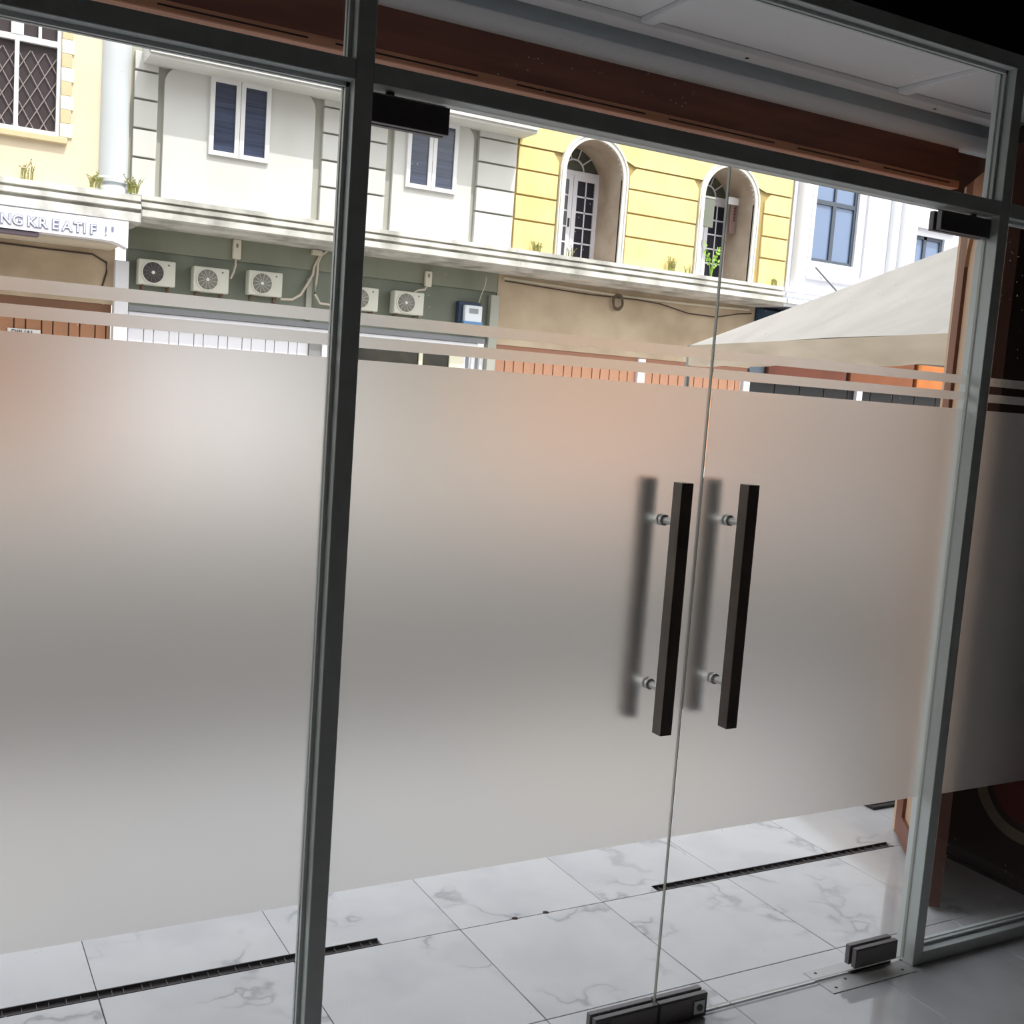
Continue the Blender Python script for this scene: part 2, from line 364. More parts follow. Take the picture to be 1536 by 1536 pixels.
for i, (a, b, hx) in enumerate(((.609, 1.5066, 1.3995), (1.5098, 2.402, 1.597))):
    d = empty(f'door_{i+1}', (a, 0, 0), kind='structure', label=('frosted glass door leaf next to the dark mullion', 'frosted glass door leaf next to the pale right-hand mullion')[i]); D.append(d)
    glass(d, a, b, .010, 2.126); film(d, a+.002, b-.002, .500)
    handle(d, hx, -1); handle(d, hx, 1)
def patch(par, name, x0, x1, z0, z1, core):
    p = MB().bevbox(x0, x1, -.021, -.0045, z0, z1, .0015).bevbox(x0, x1, .0045, .021, z0, z1, .0015).box(x0+.002, x1-.002, -.0045, .0045, *core).build(name, BLACK, par)
    return p
# top patch fittings (clear of the pane: the pane edge runs into them)
p = patch(D[0], 'top_hinge_patch', .612, .777, 2.0685, 2.1215, (2.1262, 2.1275))
MB().lathe([(0, .0065), (.009, .0065), (.009, 0), (0, 0)], (.655, 0, 2.1263), n=12).build('pivot_pin', BLACK, p)
p = patch(D[1], 'top_hinge_patch', 2.206, 2.400, 2.073, 2.1235, (2.1262, 2.1275))
MB().lathe([(0, .0065), (.009, .0065), (.009, 0), (0, 0)], (2.35, 0, 2.1263), n=12).build('pivot_pin', BLACK, p)
p = patch(D[1], 'bottom_hinge_patch', 2.193, 2.358, .024, .0805, (.0015, .0098))
MB().bevbox(2.196, 2.355, -.0225, -.021, .027, .0775, .0006).build('cover_plate', PATCHFACE, p)
for i, (a, b) in enumerate(((1.318, 1.5066), (1.5098, 1.664))):
    p = patch(D[i], 'lock_patch', a, b, .0035, .0675, (.003, .0098))
    c0, c1 = (a+.045, b-.004) if i == 0 else (a+.004, b-.052)
    MB().bevbox(c0, c1, -.0225, -.021, .008, .063, .0006).build('cover_plate', PATCHFACE, p)
    cx = a+.022 if i == 0 else b-.027
    MB().bevbox(cx-.017, cx+.017, -.0245, -.021, .016, .052, .001).build('lock_plate', CHROME if i else BLACK, p)
    MB().lathe([(0, .028), (.009, .028), (.009, .0245), (0, .0245)], (cx, 0, .034), 'y', 14).build('keyhole', BLACK, p)
# floor spring cover
fs = empty('floor_spring_plate', (2.24, 0, .001), cat='plate', label='white metal floor spring cover plate under the lower hinge of the door')
MB().bevbox(2.07, 2.395, -.066, -.004, 0, .0022, .0006).bevbox(2.07, 2.395, .004, .052, 0, .0022, .0006).box(2.23, 2.395, -.004, .004, 0, .0022).build('cover', mat('white_plate', hexc(214, 214, 214), .3, amt=.1), fs)
for x, y in ((2.10, -.045), (2.10, .035), (2.16, -.02), (2.36, -.045)):
    MB().lathe([(0, .0012), (.004, .0008), (.005, 0)], (x, y, .0022), n=8).build('screw', STEELDARK, fs)

# ================================================================ PORCH: LINTEL, SOFFIT, SIDE
pc = empty('porch_ceiling', (1, .3, 2.6), kind='structure')
bx = [-.385, .61, 1.605, 2.60]
xs = [-1.38] + bx + [3.4]
for a, b in zip(xs, xs[1:]): MB().box(a+.0, b-.0, .062, .64, 2.612, 2.62).build('ceiling_panel', SOFFIT, pc)
for x in bx: MB().bevbox(x-.022, x+.022, .10, .535, 2.596, 2.612, .003).build('batten', SOFFIT, pc)
MB().bevbox(-1.38, 3.4, .535, .60, 2.592, 2.612, .003).build('edge_batten', SOFFIT, pc)
MB().bevbox(-1.38, 3.4, .062, .10, 2.596, 2.612, .003).build('edge_batten', SOFFIT, pc)
for x in (1.02, 1.99, 2.79): MB().lathe([(0, -.0015), (.006, -.0015), (.006, 0)], (x, .567, 2.592), n=8).build('screw_head', DARKSLOT, pc)
li = empty('trim_2', (1, .65, 2.37), kind='structure', label='reddish brown wooden lintel above the porch opening')
MB().box(-1.38, 3.0, .632, .69, 2.397, 2.510).build('lintel_board', WOOD, li)
MB().bevbox(-1.38, 3.0, .612, .70, 2.371, 2.397, .003).build('bottom_lip', WOODLIP, li)
sx = -1.2
while sx < 2.9:
    ln = random.uniform(.25, .5); MB().box(sx, min(sx+ln, 2.95), .6112, .6122, 2.383, 2.3872).build('slot', DARKSLOT, li); sx += ln+random.uniform(.04, .12)
cv = [(.64+.0, 2.507)] + [(.634-.03*math.sin(t), 2.535-.028*math.cos(t)) for t in [math.pi*k/8 for k in range(9)]] + [(.64, 2.563)]
MB().prism(cv, 'x', -1.38, 3.4, smooth=True).build('plaster_cove', SOFFIT, li)
MB().box(3.0, 3.95, .86, .92, 2.40, 2.612).build('lintel_board', WOOD, li)
MB().box(-1.38, 3.4, .640, .66, 2.507, 2.612).build('frieze', SOFFITDARK, li)
MB().box(-9, 16, .662, 1.0, 2.62, 17).build('wall_facade', CONCRETE, None, kind='structure')  # unseen upper storeys, made tall so their shadow covers street and canopy
MB().box(-9, -1.42, .3, 1.0, -.1, 2.62).build('wall_porch_left', CONCRETE, None, kind='structure')
MB().box(-9, 16, -8, .66, 3.02, 17).build('sunblock_upper', CONCRETE, None, kind='structure')  # unseen mass added over the room to stop the sun
MB().box(3.95, 16, -8, .60, -.1, 3.0).build('sunblock_right', CONCRETE, None, kind='structure')  # unseen block added to keep sun off the porch floor
MB().box(4.4, 16, .60, .66, -.1, 3.0).build('sunblock_front', CONCRETE, None, kind='structure')  # unseen filler closing the sun block on this side
MB().box(-9, -1.45, -8, .28, -.1, 3.0).build('sunblock_left', CONCRETE, None, kind='structure')  # unseen block added to stop sun from the left
# dark side wall seen through the right-hand pane, with a ring on it
sw = empty('wall_porch_right', (3.2, .3, 0), kind='structure')
MB().box(3.18, 3.25, .0425, .60, 0, 2.60).build('wall_board', DARKWOOD, sw)
MB().box(3.172, 3.18, .0425, .60, 0, .012).build('base_strip', DARKSLOT, sw)
rg = empty('ring_disc', (3.178, .26, .34), cat='sign', label='round beige ring on the dark side wall beyond the right-hand pane')  # beige ring around a dull red disc
ringm = MB()
RO, RI = .205, .165
ringm.lathe([(RI, 0), (RO, 0), (RO, .003), (RI, .003), (RI, 0)], (3.1765, .20, .37), 'x', 40)
ringm.build('ring', mat('dull_beige_ring', hexc(150, 130, 112), .6), rg)
MB().lathe([(0, .001), (.14, .001), (.14, 0)], (3.1785, .20, .37), 'x', 32).build('disc', mat('dull_red_disc', hexc(112, 40, 30), .6), rg)
# folded wooden leaf standing beside the opening
U = Vector((-.624, -.7815, 0)); Nn = Vector((-.7815, .624, 0)); A0 = Vector((3.10, .636, 0))
lf = empty('folding_door_leaf', A0 + U*.2, cat='door leaf', label='brown wooden folding leaf with beige panel standing open beside the right mullion')
def leafpoly(poly, y0, y1, name, m):
    n = len(poly); vs = [A0+U*s_+Nn*y0+Vector((0, 0, z)) for s_, z in poly]+[A0+U*s_+Nn*y1+Vector((0, 0, z)) for s_, z in poly]
    mb = MB(); mb.add(vs, [list(range(n)), list(range(2*n-1, n-1, -1))]); 
    for i in range(n):
        j = (i+1) % n; mb.f.append([i, j, n+j, n+i]); mb.m.append(0); mb.sm.append(False)
    return mb.build(name, m, lf)
def rect(a, b, c, d): return [(a, c), (b, c), (b, d), (a, d)]
leafpoly(rect(-.11, -.002, .012, 2.42), -.035, 0, 'stile', DARKWOOD2 := mat('brown_stile', hexc(126, 70, 42), .5, col2=hexc(96, 52, 34), scale=5, stretch=(3, 3, .3), amt=.7))
leafpoly(rect(.47, .556, .012, 2.42), -.035, 0, 'stile', mat('shaded_stile', hexc(92, 54, 40), .5, amt=.4))  # near stile's brown darkened to stand in for shade on its end
leafpoly(rect(-.002, .47, .012, .10), -.035, 0, 'rail', DARKWOOD2)
arch = [(.0, 2.42), (.0, 2.12)] + [(.0+.235*(1-math.cos(t)), 2.12+.17*math.sin(t)) for t in [math.pi*k/12 for k in range(1, 12)]] + [(.468, 2.12), (.468, 2.42)]
leafpoly(arch[::-1], -.035, 0, 'arched_rail', mat('tan_rail', hexc(178, 128, 92), .5, amt=.3))
leafpoly(rect(.0, .468, .10, 2.29), -.030, -.012, 'inset_panel', BEIGEPANEL)
leafpoly(rect(-.15, -.112, .004, 2.42), -.05, 0, 'edge_strip', mat('pale_tan_strip', hexc(212, 178, 150), .5))
# dark mat lying at the far edge of the porch
mt = empty('rubber_mat', (3.6, 1.15, 0), cat='mat', label='dark rubber mat lying on the porch tiles beyond the folded leaf')
MB().bevbox(3.267, 3.95, .917, 1.38, .0005, .012, .004).build('mat_base', mat('black_rubber', hexc(58, 54, 52), .8, amt=.6, scale=60), mt)
rb = MB().box(-.33, .33, -.006, .006, 0, .003).mesh('ridge', MATS['black_rubber'])
for k in range(14): link('ridge', rb, mt, (3.608, .945+k*.031, .0118))

# ================================================================ STREET
rd = MB().box(-70, 90, 2.352, 20.9, -.4, -.16).build('road', ASPHALT, None, kind='structure')
MB().box(-70, 90, 17.6, 20.75, -.16, -.02).build('pavement', CONCRETE, None, kind='structure')
MB().box(-70, 90, -60, 2.352, -.6, -.4).build('ground', CONCRETE, None, kind='structure')

# ================================================================ FACADES ACROSS THE STREET
U0, L0 = 20.0, 20.8
WHITE = mat('aged_white_paint', hexc(207, 207, 204), .85, col2=hexc(186, 185, 176), scale=.9, detail=6, amt=.55, stretch=(1, 1, .5))
CREAM = mat('cream_paint', hexc(219, 204, 178), .85, col2=hexc(204, 186, 156), scale=1.1, amt=.5)
YELLOW = mat('yellow_paint', hexc(222, 203, 144), .85, col2=hexc(208, 186, 122), scale=1.6, detail=7, amt=.6)
YELLOWBACK = mat('yellow_joint_paint', hexc(168, 148, 98), .9, amt=.4)
GREYGREEN = mat('grey_green_paint', hexc(128, 134, 122), .9, col2=hexc(104, 110, 98), scale=1.2, detail=7, amt=.7, stretch=(1, 1, .3))
GREYGREEN2 = mat('grey_green_band', hexc(140, 144, 128), .9, col2=hexc(112, 116, 100), scale=1.4, detail=7, amt=.7, stretch=(1, 1, .3))
TANWALL = mat('stained_tan_wall', hexc(196, 178, 154), .9, col2=hexc(154, 134, 110), scale=.8, detail=7, amt=.8)
STRIP = mat('grey_channel_paint', hexc(168, 168, 158), .85, amt=.4, scale=2)
CORNICE = mat('weathered_cornice', hexc(203, 201, 194), .85, col2=hexc(104, 102, 94), scale=1.7, detail=8, amt=.8, stretch=(1, 1, .8), lo=.44, hi=.74)
SOFFITBEIGE = mat('beige_soffit', hexc(206, 198, 178), .9, amt=.4)
FRAMEWHITE = mat('white_window_frame', hexc(222, 222, 222), .5, amt=.08)
VILLA = mat('bright_white_paint', hexc(216, 217, 222), .8, amt=.1, scale=1)
SKYGLASS = mat('sky_tinted_glass', hexc(112, 130, 160), .1, amt=.35, scale=1.2)  # blue base colour stands in for the reflected sky
DKFRAME = mat('slate_window_frame', hexc(70, 78, 90), .5, amt=.2)
ORANGE = mat('orange_brown_shutter', hexc(202, 152, 122), .55, col2=hexc(174, 124, 94), scale=2, amt=.6)
ORANGED = mat('brown_header', hexc(150, 104, 80), .6, amt=.4)
GATEWHITE = mat('white_gate_paint', hexc(226, 226, 232), .5, amt=.12)
def cornice(par, x0, x1, prof, m=None): return MB().prism(prof, 'x', x0, x1).build('cornice', m or CORNICE, par)
prof2 = [(20.05, 4.72), (19.72, 4.69), (19.72, 4.61), (19.82, 4.60), (19.82, 4.565), (19.66, 4.555), (19.66, 4.475), (19.78, 4.46), (19.78, 4.42), (19.58, 4.405), (19.58, 4.29), (19.74, 4.275), (19.74, 4.22), (20.85, 4.22), (20.85, 4.72)]
prof1 = [(20.05, 4.70), (19.74, 4.67), (19.74, 4.57), (19.84, 4.56), (19.84, 4.52), (19.68, 4.51), (19.68, 4.42), (19.80, 4.40), (19.80, 4.36), (19.66, 4.34), (19.66, 4.18), (19.85, 4.15), (20.85, 4.15), (20.85, 4.70)]
def frame_rect(m, x0, x1, z0, z1, w, ya, yb):
    m.box(x0, x0+w, ya, yb, z0, z1); m.box(x1-w, x1, ya, yb, z0, z1); m.box(x0+w, x1-w, ya, yb, z0, z0+w); m.box(x0+w, x1-w, ya, yb, z1-w, z1); return m
def slats(par, x0, x1, z0, z1, y, widths, m, name='slat', gap=.022):
    x = x0; k = 0; cache = {}
    MB().box(x0, x1, y+.022, y+.05, z0, z1).build(name+'_backing', mat('slat_backing', hexc(90, 70, 58), .8) if m is not GATEWHITE else mat('grey_backing', hexc(160, 160, 166), .8), par)
    while x < x1-.02:
        w = min(widths[k % len(widths)], x1-x); key = round(w, 3)
        if key not in cache: cache[key] = MB().bevbox(-w/2+gap/2, w/2-gap/2, -.02, .02, 0, z1-z0, .008).mesh(name, m)
        link(name, cache[key], par, (x+w/2, y, z0)); x += w; k += 1
STEM = mat('weed_green', hexc(120, 130, 62), .8, col2=hexc(150, 130, 80), scale=9, amt=.8)

# ---- cream building -------------------------------------------------------
b1 = empty('cream_building', (0, 20.4, 0), cat='building', label='cream walled shophouse with lattice window at the left edge of the view')
MB().wall(-9, 3.45, 4.3, 8.6, U0, 20.9, [(.80, 2.26, 5.54, 8.2), (-3.2, -1.7, 5.54, 8.2)]).build('wall', CREAM, b1)
for x0 in (.80, -3.2):
    x1 = x0+1.46; xm = (x0+x1)/2
    w = frame_rect(MB(), x0, x1, 5.54, 8.2, .07, 20.02, 20.16).box(x0+.07, x1-.07, 20.03, 20.15, 7.08, 7.18).box(xm-.035, xm+.035, 20.02, 20.15, 5.61, 7.08).box(xm-.10, xm+.10, 20.02, 20.15, 7.18, 8.13)
    for xx in (x0+.36, x1-.36): w.box(xx-.025, xx+.025, 20.04, 20.14, 7.18, 8.13)
    w = w.build('window', FRAMEWHITE, b1)
    MB().box(x0+.07, x1-.07, 20.12, 20.14, 5.61, 8.13).build('pane', mat('brown_dark_pane', hexc(66, 58, 60), .3, amt=.5, scale=2), w)
    lat = mat('lattice_bar', hexc(150, 140, 138), .5)
    for c0, c1 in ((x0+.07, xm-.035), (xm+.035, x1-.07)):
        for sgn in (1, -1):
            for q in range(-4, 5):
                # diagonal bars clipped to the sash
                pts = []; xc = (c0+c1)/2+q*.235; sl_ = 1.75*sgn; zc = 6.35
                for t in (c0, c1):
                    z = zc+(t-xc)*sl_
                    if 5.61 <= z <= 6.95: pts.append((t, 20.09, z))
                for z in (5.61, 6.95):
                    t = xc+(z-zc)/sl_
                    if c0 < t < c1: pts.append((t, 20.09, z))
                if len(pts) == 2: MB().tube(pts, .009, 4).build('lattice_bar', lat, w)
    MB().bevbox(x0-.15, x1+.12, 19.90, 20.05, 5.41, 5.52, .012).build('window_sill', mat('tan_trim', hexc(204, 186, 148), .8), b1)
    tanq, whq = MATS['tan_trim'], mat('pale_quoin', hexc(238, 230, 208), .8, amt=.1)
    for k in range(11):
        z = 5.54+k*.243; w_ = .17 if k % 2 else .21
        MB().bevbox(x1+.0, x1+w_, 19.965, 20.02, z, z+.238, .006).build('quoin', tanq if k % 2 else whq, b1)
c = MB().lathe([(0, 4.66), (.31, 4.66), (.31, 4.76), (.275, 4.80), (.275, 4.84), (.31, 4.86), (.31, 4.92), (.265, 4.96), (.255, 8.6)], (3.19, 20.06, 0), n=28)
c.build('column', mat('pale_column_paint', hexc(194, 199, 201), .8, amt=.3, scale=1.2), b1)
cornice(b1, -9, 3.66, prof1)
MB().box(-9, 3.40, L0, 21.0, 2.68, 4.15).build('lower_wall', TANWALL, b1)
MB().box(-9, 3.36, L0+.02, 20.95, 2.48, 2.68).build('header', mat('brown_header_dark', hexc(124, 88, 66), .6, amt=.5), b1)
slats(b1, 0.4, 3.36, -.02, 2.48, L0+.06, (.28, .20), mat('brown_slat', hexc(176, 128, 96), .6, col2=hexc(140, 96, 68), scale=2, amt=.6))
slats(b1, -9, .4, -.02, 2.48, L0+.06, (.6, .5), MATS['brown_slat'])
MB().bevbox(3.38, 3.64, 20.62, 20.86, -.02, 3.53, .01).build('pillar', GATEWHITE, b1)
# sign box
sg = empty('sign_box', (2, 19.4, 4), cat='sign', label='white shop sign box lettered NG KREATIF below the cream cornice')
wsign = mat('white_sign_face', hexc(232, 232, 240), .5, amt=.05)
K_ = .9705                                                 # the box hangs out in front of the cornice, into the sun
fx = lambda x: -.173+(x+.173)*K_
fz = lambda z: 1.571+(z-1.571)*K_
MB().prism([(fx(x), fz(z)) for x, z in [(-3, 3.79), (3.0, 3.81), (3.2, 3.80), (3.33, 3.765), (3.48, 3.70), (3.48, 4.19), (-3, 4.16)]], 'y', 19.25, 19.62).build('box', wsign, sg)
MB().box(fx(-3), fx(3.46), 19.40, 20.5, fz(4.16), fz(4.16)+.03).build('top_flashing', mat('grey_flashing', hexc(168, 168, 180), .6), sg)
for mm, yy, of in ((mat('grey_letter_edge', hexc(126, 130, 156), .6), 19.246, .013), (mat('white_letter', hexc(248, 248, 252), .5), 19.238, 0.0)):
    for ch, x in zip('NGKREATIF', (1.30, 1.50, 1.74, 1.93, 2.15, 2.33, 2.52, 2.68, 2.80)):
        link('letter', text_mesh(ch, .238, .02, mm, of), sg, (fx(x), yy, fz(3.885)))
link('letter', text_mesh('!', .238, .02, MATS['grey_letter_edge'], 0), sg, (fx(3.05), 19.245, fz(3.885)))
MB().box(fx(3.18), fx(3.22), 19.24, 19.25, fz(3.97), fz(4.06)).build('letter_mark', MATS['grey_letter_edge'], sg)
MB().box(fx(-3), fx(1.95), 19.30, 19.60, fz(3.73), fz(3.787)).build('underside_lamp', mat('grey_lilac_trim', hexc(120, 108, 120), .7), sg)
MB().box(fx(-3), 3.3, 19.62, 20.79, 3.70, 3.74).build('underside_panel', SOFFITBEIGE, sg)
ds = empty('sale_sign', (1.8, L0-.01, 2), cat='sign', label='small white notice lettered DIJUAL hung on the brown slats')
MB().box(1.53, 2.10, L0, L0+.02, 1.72, 2.075).build('board', FRAMEWHITE, ds)
link('lettering', text_mesh('DIJUAL', .13, .008, mat('black_print', hexc(40, 36, 40), .7)), ds, (1.59, L0-.006, 1.965))
MB().tube([(-3, 20.78, 3.62), (1.37, 20.78, 3.61), (2.2, 20.78, 3.60), (2.98, 20.78, 3.60), (3.24, 20.78, 3.47), (3.25, 20.78, 3.30), (3.16, 20.78, 2.95)], .017, 6).build('wall_cable', mat('black_cable', hexc(60, 48, 40), .7), None, (2, 20.78, 3.6), cat='cable',
    label='dark cable along the tan wall below the white sign box')

# ---- white shophouse ------------------------------------------------------
b2 = empty('white_shophouse', (7.5, 20.4, 0), cat='building', label='aged white shophouse with two casement windows above a grey green shop wall')
MB().box(3.45, 11.62, U0+.06, 20.9, 4.4, 8.3).build('wall', STRIP, b2)
def rounded(x0, x1, z0, z1, r):
    p = [(x0, z0), (x1, z0)] + [(x1-r+r*math.cos(t), z1-r+r*math.sin(t)) for t in [math.pi/2*k/6 for k in range(7)]] + [(x0+r+r*math.cos(t), z1-r+r*math.sin(t)) for t in [math.pi/2+math.pi/2*k/6 for k in range(7)]]
    return p
MB().prism(rounded(4.06, 6.99, 4.71, 7.16, .33), 'y', U0-.02, U0+.07).build('wall_panel', WHITE, b2)
MB().prism(rounded(8.71, 10.54, 4.71, 7.16, .33), 'y', U0-.02, U0+.07).build('wall_panel', WHITE, b2)
for a, b in ((3.52, 3.94), (7.17, 8.55), (10.67, 11.60)):
    for z0, z1 in ((4.71, 5.375), (5.415, 5.90), (5.94, 6.43), (6.47, 6.94), (6.98, 7.3)):
        MB().bevbox(a, b, U0-.03, U0+.07, z0, z1, .006).build('stone_block', WHITE, b2)
for xa, xm, xb in ((4.90, 5.48, 6.07), (8.99, 9.57, 10.15)):
    w = frame_rect(frame_rect(MB(), xa, xm-.005, 5.66, 7.10, .085, 19.92, 20.02), xm+.005, xb, 5.66, 7.10, .085, 19.92, 20.02).build('window', FRAMEWHITE, b2)
    for a, b in ((xa, xm-.005), (xm+.005, xb)):
        MB().box(a+.085, b-.085, 19.96, 19.985, 5.745, 7.015).build('pane', mat('louvred_dark_glass', hexc(66, 74, 96), .2, col2=hexc(40, 44, 62), scale=3, stretch=(.2, .2, 9), amt=.9), w)
ev = MB().box(3.66, 11.72, 19.34, 20.1, 7.10, 7.42).box(3.66, 11.72, 19.29, 19.40, 7.16, 7.46).build('eave', WHITE, b2)
cornice(b2, 3.665, 11.66, prof2)
MB().box(3.63, 11.75, L0, 21.0, 2.70, 4.24).build('lower_wall', GREYGREEN, b2)
MB().box(3.63, 11.74, L0-.06, L0, 3.79, 4.22).build('wall_band', GREYGREEN2, b2)
MB().bevbox(11.56, 11.78, 20.66, 20.88, -.02, 3.72, .01).build('grey_pillar', STRIP, b2)
MB().box(3.66, 11.5, L0-.10, L0+.05, 2.60, 2.71).build('gate_header', mat('grey_header', hexc(128, 130, 134), .7, amt=.3), b2)
MB().bevbox(3.66, 11.35, L0-.06, L0+.05, 2.30, 2.60, .02).build('roller_box', GATEWHITE, b2)
slats(b2, 3.68, 7.36, -.02, 2.30, L0+.02, (.30, .19), GATEWHITE, gap=.014)
MB().box(7.36, 7.63, L0-.05, L0+.1, -.02, 2.72).build('grey_pillar', mat('grey_pillar_paint', hexc(140, 140, 140), .8, amt=.3), b2)
MB().bevbox(7.63, 7.76, L0-.10, L0, -.02, 2.50, .008).build('gate_post', GATEWHITE, b2)
MB().bevbox(8.2, 8.42, L0-.10, L0, -.02, 2.30, .008).build('gate_post', GATEWHITE, b2)
w = MB().box(8.42, 10.75, L0+.0, L0+.04, -.02, .25).box(9.91, 10.0, L0-.03, L0+.04, .25, 2.30).box(10.66, 11.0, L0-.03, L0+.04, .25, 2.30).build('shop_window', mat('cream_metal', hexc(222, 218, 196), .6, amt=.1), b2)
for a, b in ((8.42, 9.91), (10.0, 10.66)): MB().box(a, b, L0+.015, L0+.03, .25, 2.30).build('pane', mat('black_shop_glass', hexc(38, 36, 26), .08, col2=hexc(88, 84, 50), scale=2.2, amt=.7, lo=.55, hi=.8), w)  # olive patches in the pane colour imitate a yellow-green reflection
for i, x in enumerate((11.03, 11.13, 11.25, 11.37, 11.46)):
    MB().bevbox(x-.04, x+.035, L0-.03+.03*(i % 2), L0+.03, -.02, 2.30, .008).build('folding_slat', GATEWHITE if i % 2 == 0 else MATS['grey_header'], b2)
# air conditioners
ACW = mat('ac_casing_white', hexc(204, 204, 192), .55, amt=.15, scale=3); ACG = mat('ac_grille_grey', hexc(118, 118, 110), .6, amt=.3, scale=8); ACD = mat('ac_fan_dark', hexc(66, 60, 62), .6)
RUST = mat('rusty_bracket', hexc(116, 84, 62), .8, amt=.5)
def make_ac(label, dark):
    t = empty('air_conditioner', (0, 0, 0), label, 'air conditioner', 'air conditioner units on the grey green wall')
    MB().bevbox(-.35, .35, 0, .27, -.245, .245, .015).build('casing', ACW, t)
    g = MB().lathe([(.0, .012), (.185, .012), (.195, .006), (.205, 0.0)], (-.075, -.002, 0), 'y', 28).build('fan_grille', ACD if dark else ACG, t)
    MB().lathe([(.198, .0), (.198, .018), (.222, .018), (.222, 0)], (-.075, 0, 0), 'y', 28).build('fan_ring', ACW, t)
    for k in range(12):
        a = 2*math.pi*k/12+.1
        MB().tube([(-.075+.05*math.cos(a), -.016, .05*math.sin(a)), (-.075+.19*math.cos(a+.25), -.016, .19*math.sin(a+.25))], .004, 4).build('grille_wire', ACG if dark else ACW, g)
    MB().lathe([(0, .028), (.03, .026), (.036, .015), (.036, .008)], (-.075, 0, 0), 'y', 14).build('fan_hub', FRAMEWHITE, t)
    MB().box(.20, .235, -.004, .002, .15, .18).build('badge', BLACK, t)
    MB().box(.29, .352, .02, .18, -.20, -.08).build('valve_cover', ACW, t)
    for x in (-.25, .24):
        MB().tube([(x, .02, -.26), (x, .29, -.26), (x, .30, -.50), (x, .02, -.26)], .014, 5).build('bracket', RUST, t)
    return t
acs = [((4.14, 20.5, 3.36), 'air conditioner unit with black fan, next to the white pillar'),
       ((5.19, 20.5, 3.34), 'air conditioner unit below the first white pipe cover, second from the white pillar'),
       ((6.29, 20.5, 3.385), 'air conditioner unit whose pipe curves up past the dark mullion, third from the white pillar'),
       ((8.41, 20.5, 3.30), 'air conditioner unit half hidden behind the dark mullion'),
       ((9.48, 20.5, 3.315), 'air conditioner unit with a pipe rising from its top, nearest the blue meter')]
p0 = make_ac(acs[0][1], True); p0.location = acs[0][0]; ORG[p0.name] = Vector(acs[0][0])
p1 = make_ac(acs[1][1], False); p1.location = acs[1][0]; ORG[p1.name] = Vector(acs[1][0])
for loc, lab in acs[2:]: dup(p1, loc, lab)
PIPE = mat('pipe_wrap', hexc(206, 196, 182), .7, amt=.3)
def cover(x, z, h, pts, lab):
    t = empty('pipe_cover', (x, 20.7, z), lab, 'pipe cover', 'white pipe covers below the cornice')
    MB().bevbox(x-.085, x+.085, 20.66, 20.745, z-h/2, z+h/2, .02).build('cover', mat('dirty_white_plastic', hexc(222, 214, 198), .7, amt=.4, scale=5), t)
    MB().box(x-.025, x+.02, 20.655, 20.665, z+.03, z+.11).build('patch', mat('taupe_patch', hexc(140, 128, 118), .8), t)
    MB().tube(pts, .022, 7).build('pipe', PIPE, t)
cover(5.72, 4.02, .40, [(5.70, 20.68, 3.82), (5.70, 20.66, 3.70), (5.66, 20.64, 3.55), (5.60, 20.62, 3.42)], 'white pipe cover above the second air conditioner')
cover(9.98, 3.90, .34, [(9.95, 20.68, 3.74), (9.90, 20.66, 3.66), (9.72, 20.62, 3.62), (9.62, 20.60, 3.565)], 'white pipe cover above the air conditioner nearest the meter')
pg = empty('pipe_run', (7.3, 20.72, 4.2), cat='pipe', label='pair of wrapped pipes descending beside the dark mullion')
MB().bevbox(7.28, 7.50, 20.62, 20.75, 4.10, 4.21, .01).build('entry_box', SOFFITBEIGE, pg)
MB().tube([(7.62, 20.7, 4.22), (7.46, 20.7, 4.08), (7.36, 20.7, 3.86), (7.34, 20.7, 3.70), (7.20, 20.7, 3.44), (7.10, 20.7, 3.26), (6.92, 20.7, 3.14), (6.66, 20.68, 3.12)], .026, 7).build('pipe', PIPE, pg)
MB().tube([(7.52, 20.68, 4.18), (7.43, 20.68, 3.95), (7.43, 20.68, 3.72), (7.41, 20.68, 3.50), (7.40, 20.68, 3.30), (7.52, 20.68, 3.12), (7.95, 20.66, 3.10), (8.1, 20.62, 3.15)], .024, 7).build('pipe', PIPE, pg)
MB().box(7.24, 7.36, 20.75, 20.79, 2.75, 3.62).build('conduit', STRIP, pg)
em = empty('electric_meter', (11.05, 20.7, 3.2), cat='meter', label='white electric meter with blue base on the grey green wall')
MB().bevbox(10.74, 11.30, 20.62, 20.79, 2.92, 3.50, .015).build('back_box', mat('navy_box', hexc(44, 58, 84), .6), em)
MB().bevbox(10.84, 11.28, 20.50, 20.62, 3.03, 3.42, .02).build('meter_body', mat('meter_white', hexc(228, 234, 242), .5), em)
MB().box(10.95, 11.17, 20.49, 20.50, 3.24, 3.35).build('display', mat('lcd_grey', hexc(140, 146, 150), .3), em)
MB().box(10.82, 11.29, 20.485, 20.60, 2.93, 3.06).build('terminal_cover', mat('meter_blue', hexc(96, 140, 186), .5), em)
MB().tube([(11.28, 20.72, 3.5), (11.34, 20.74, 3.7), (11.42, 20.74, 3.9), (11.44, 20.74, 4.1)], .012, 5).build('cable', PIPE, em)

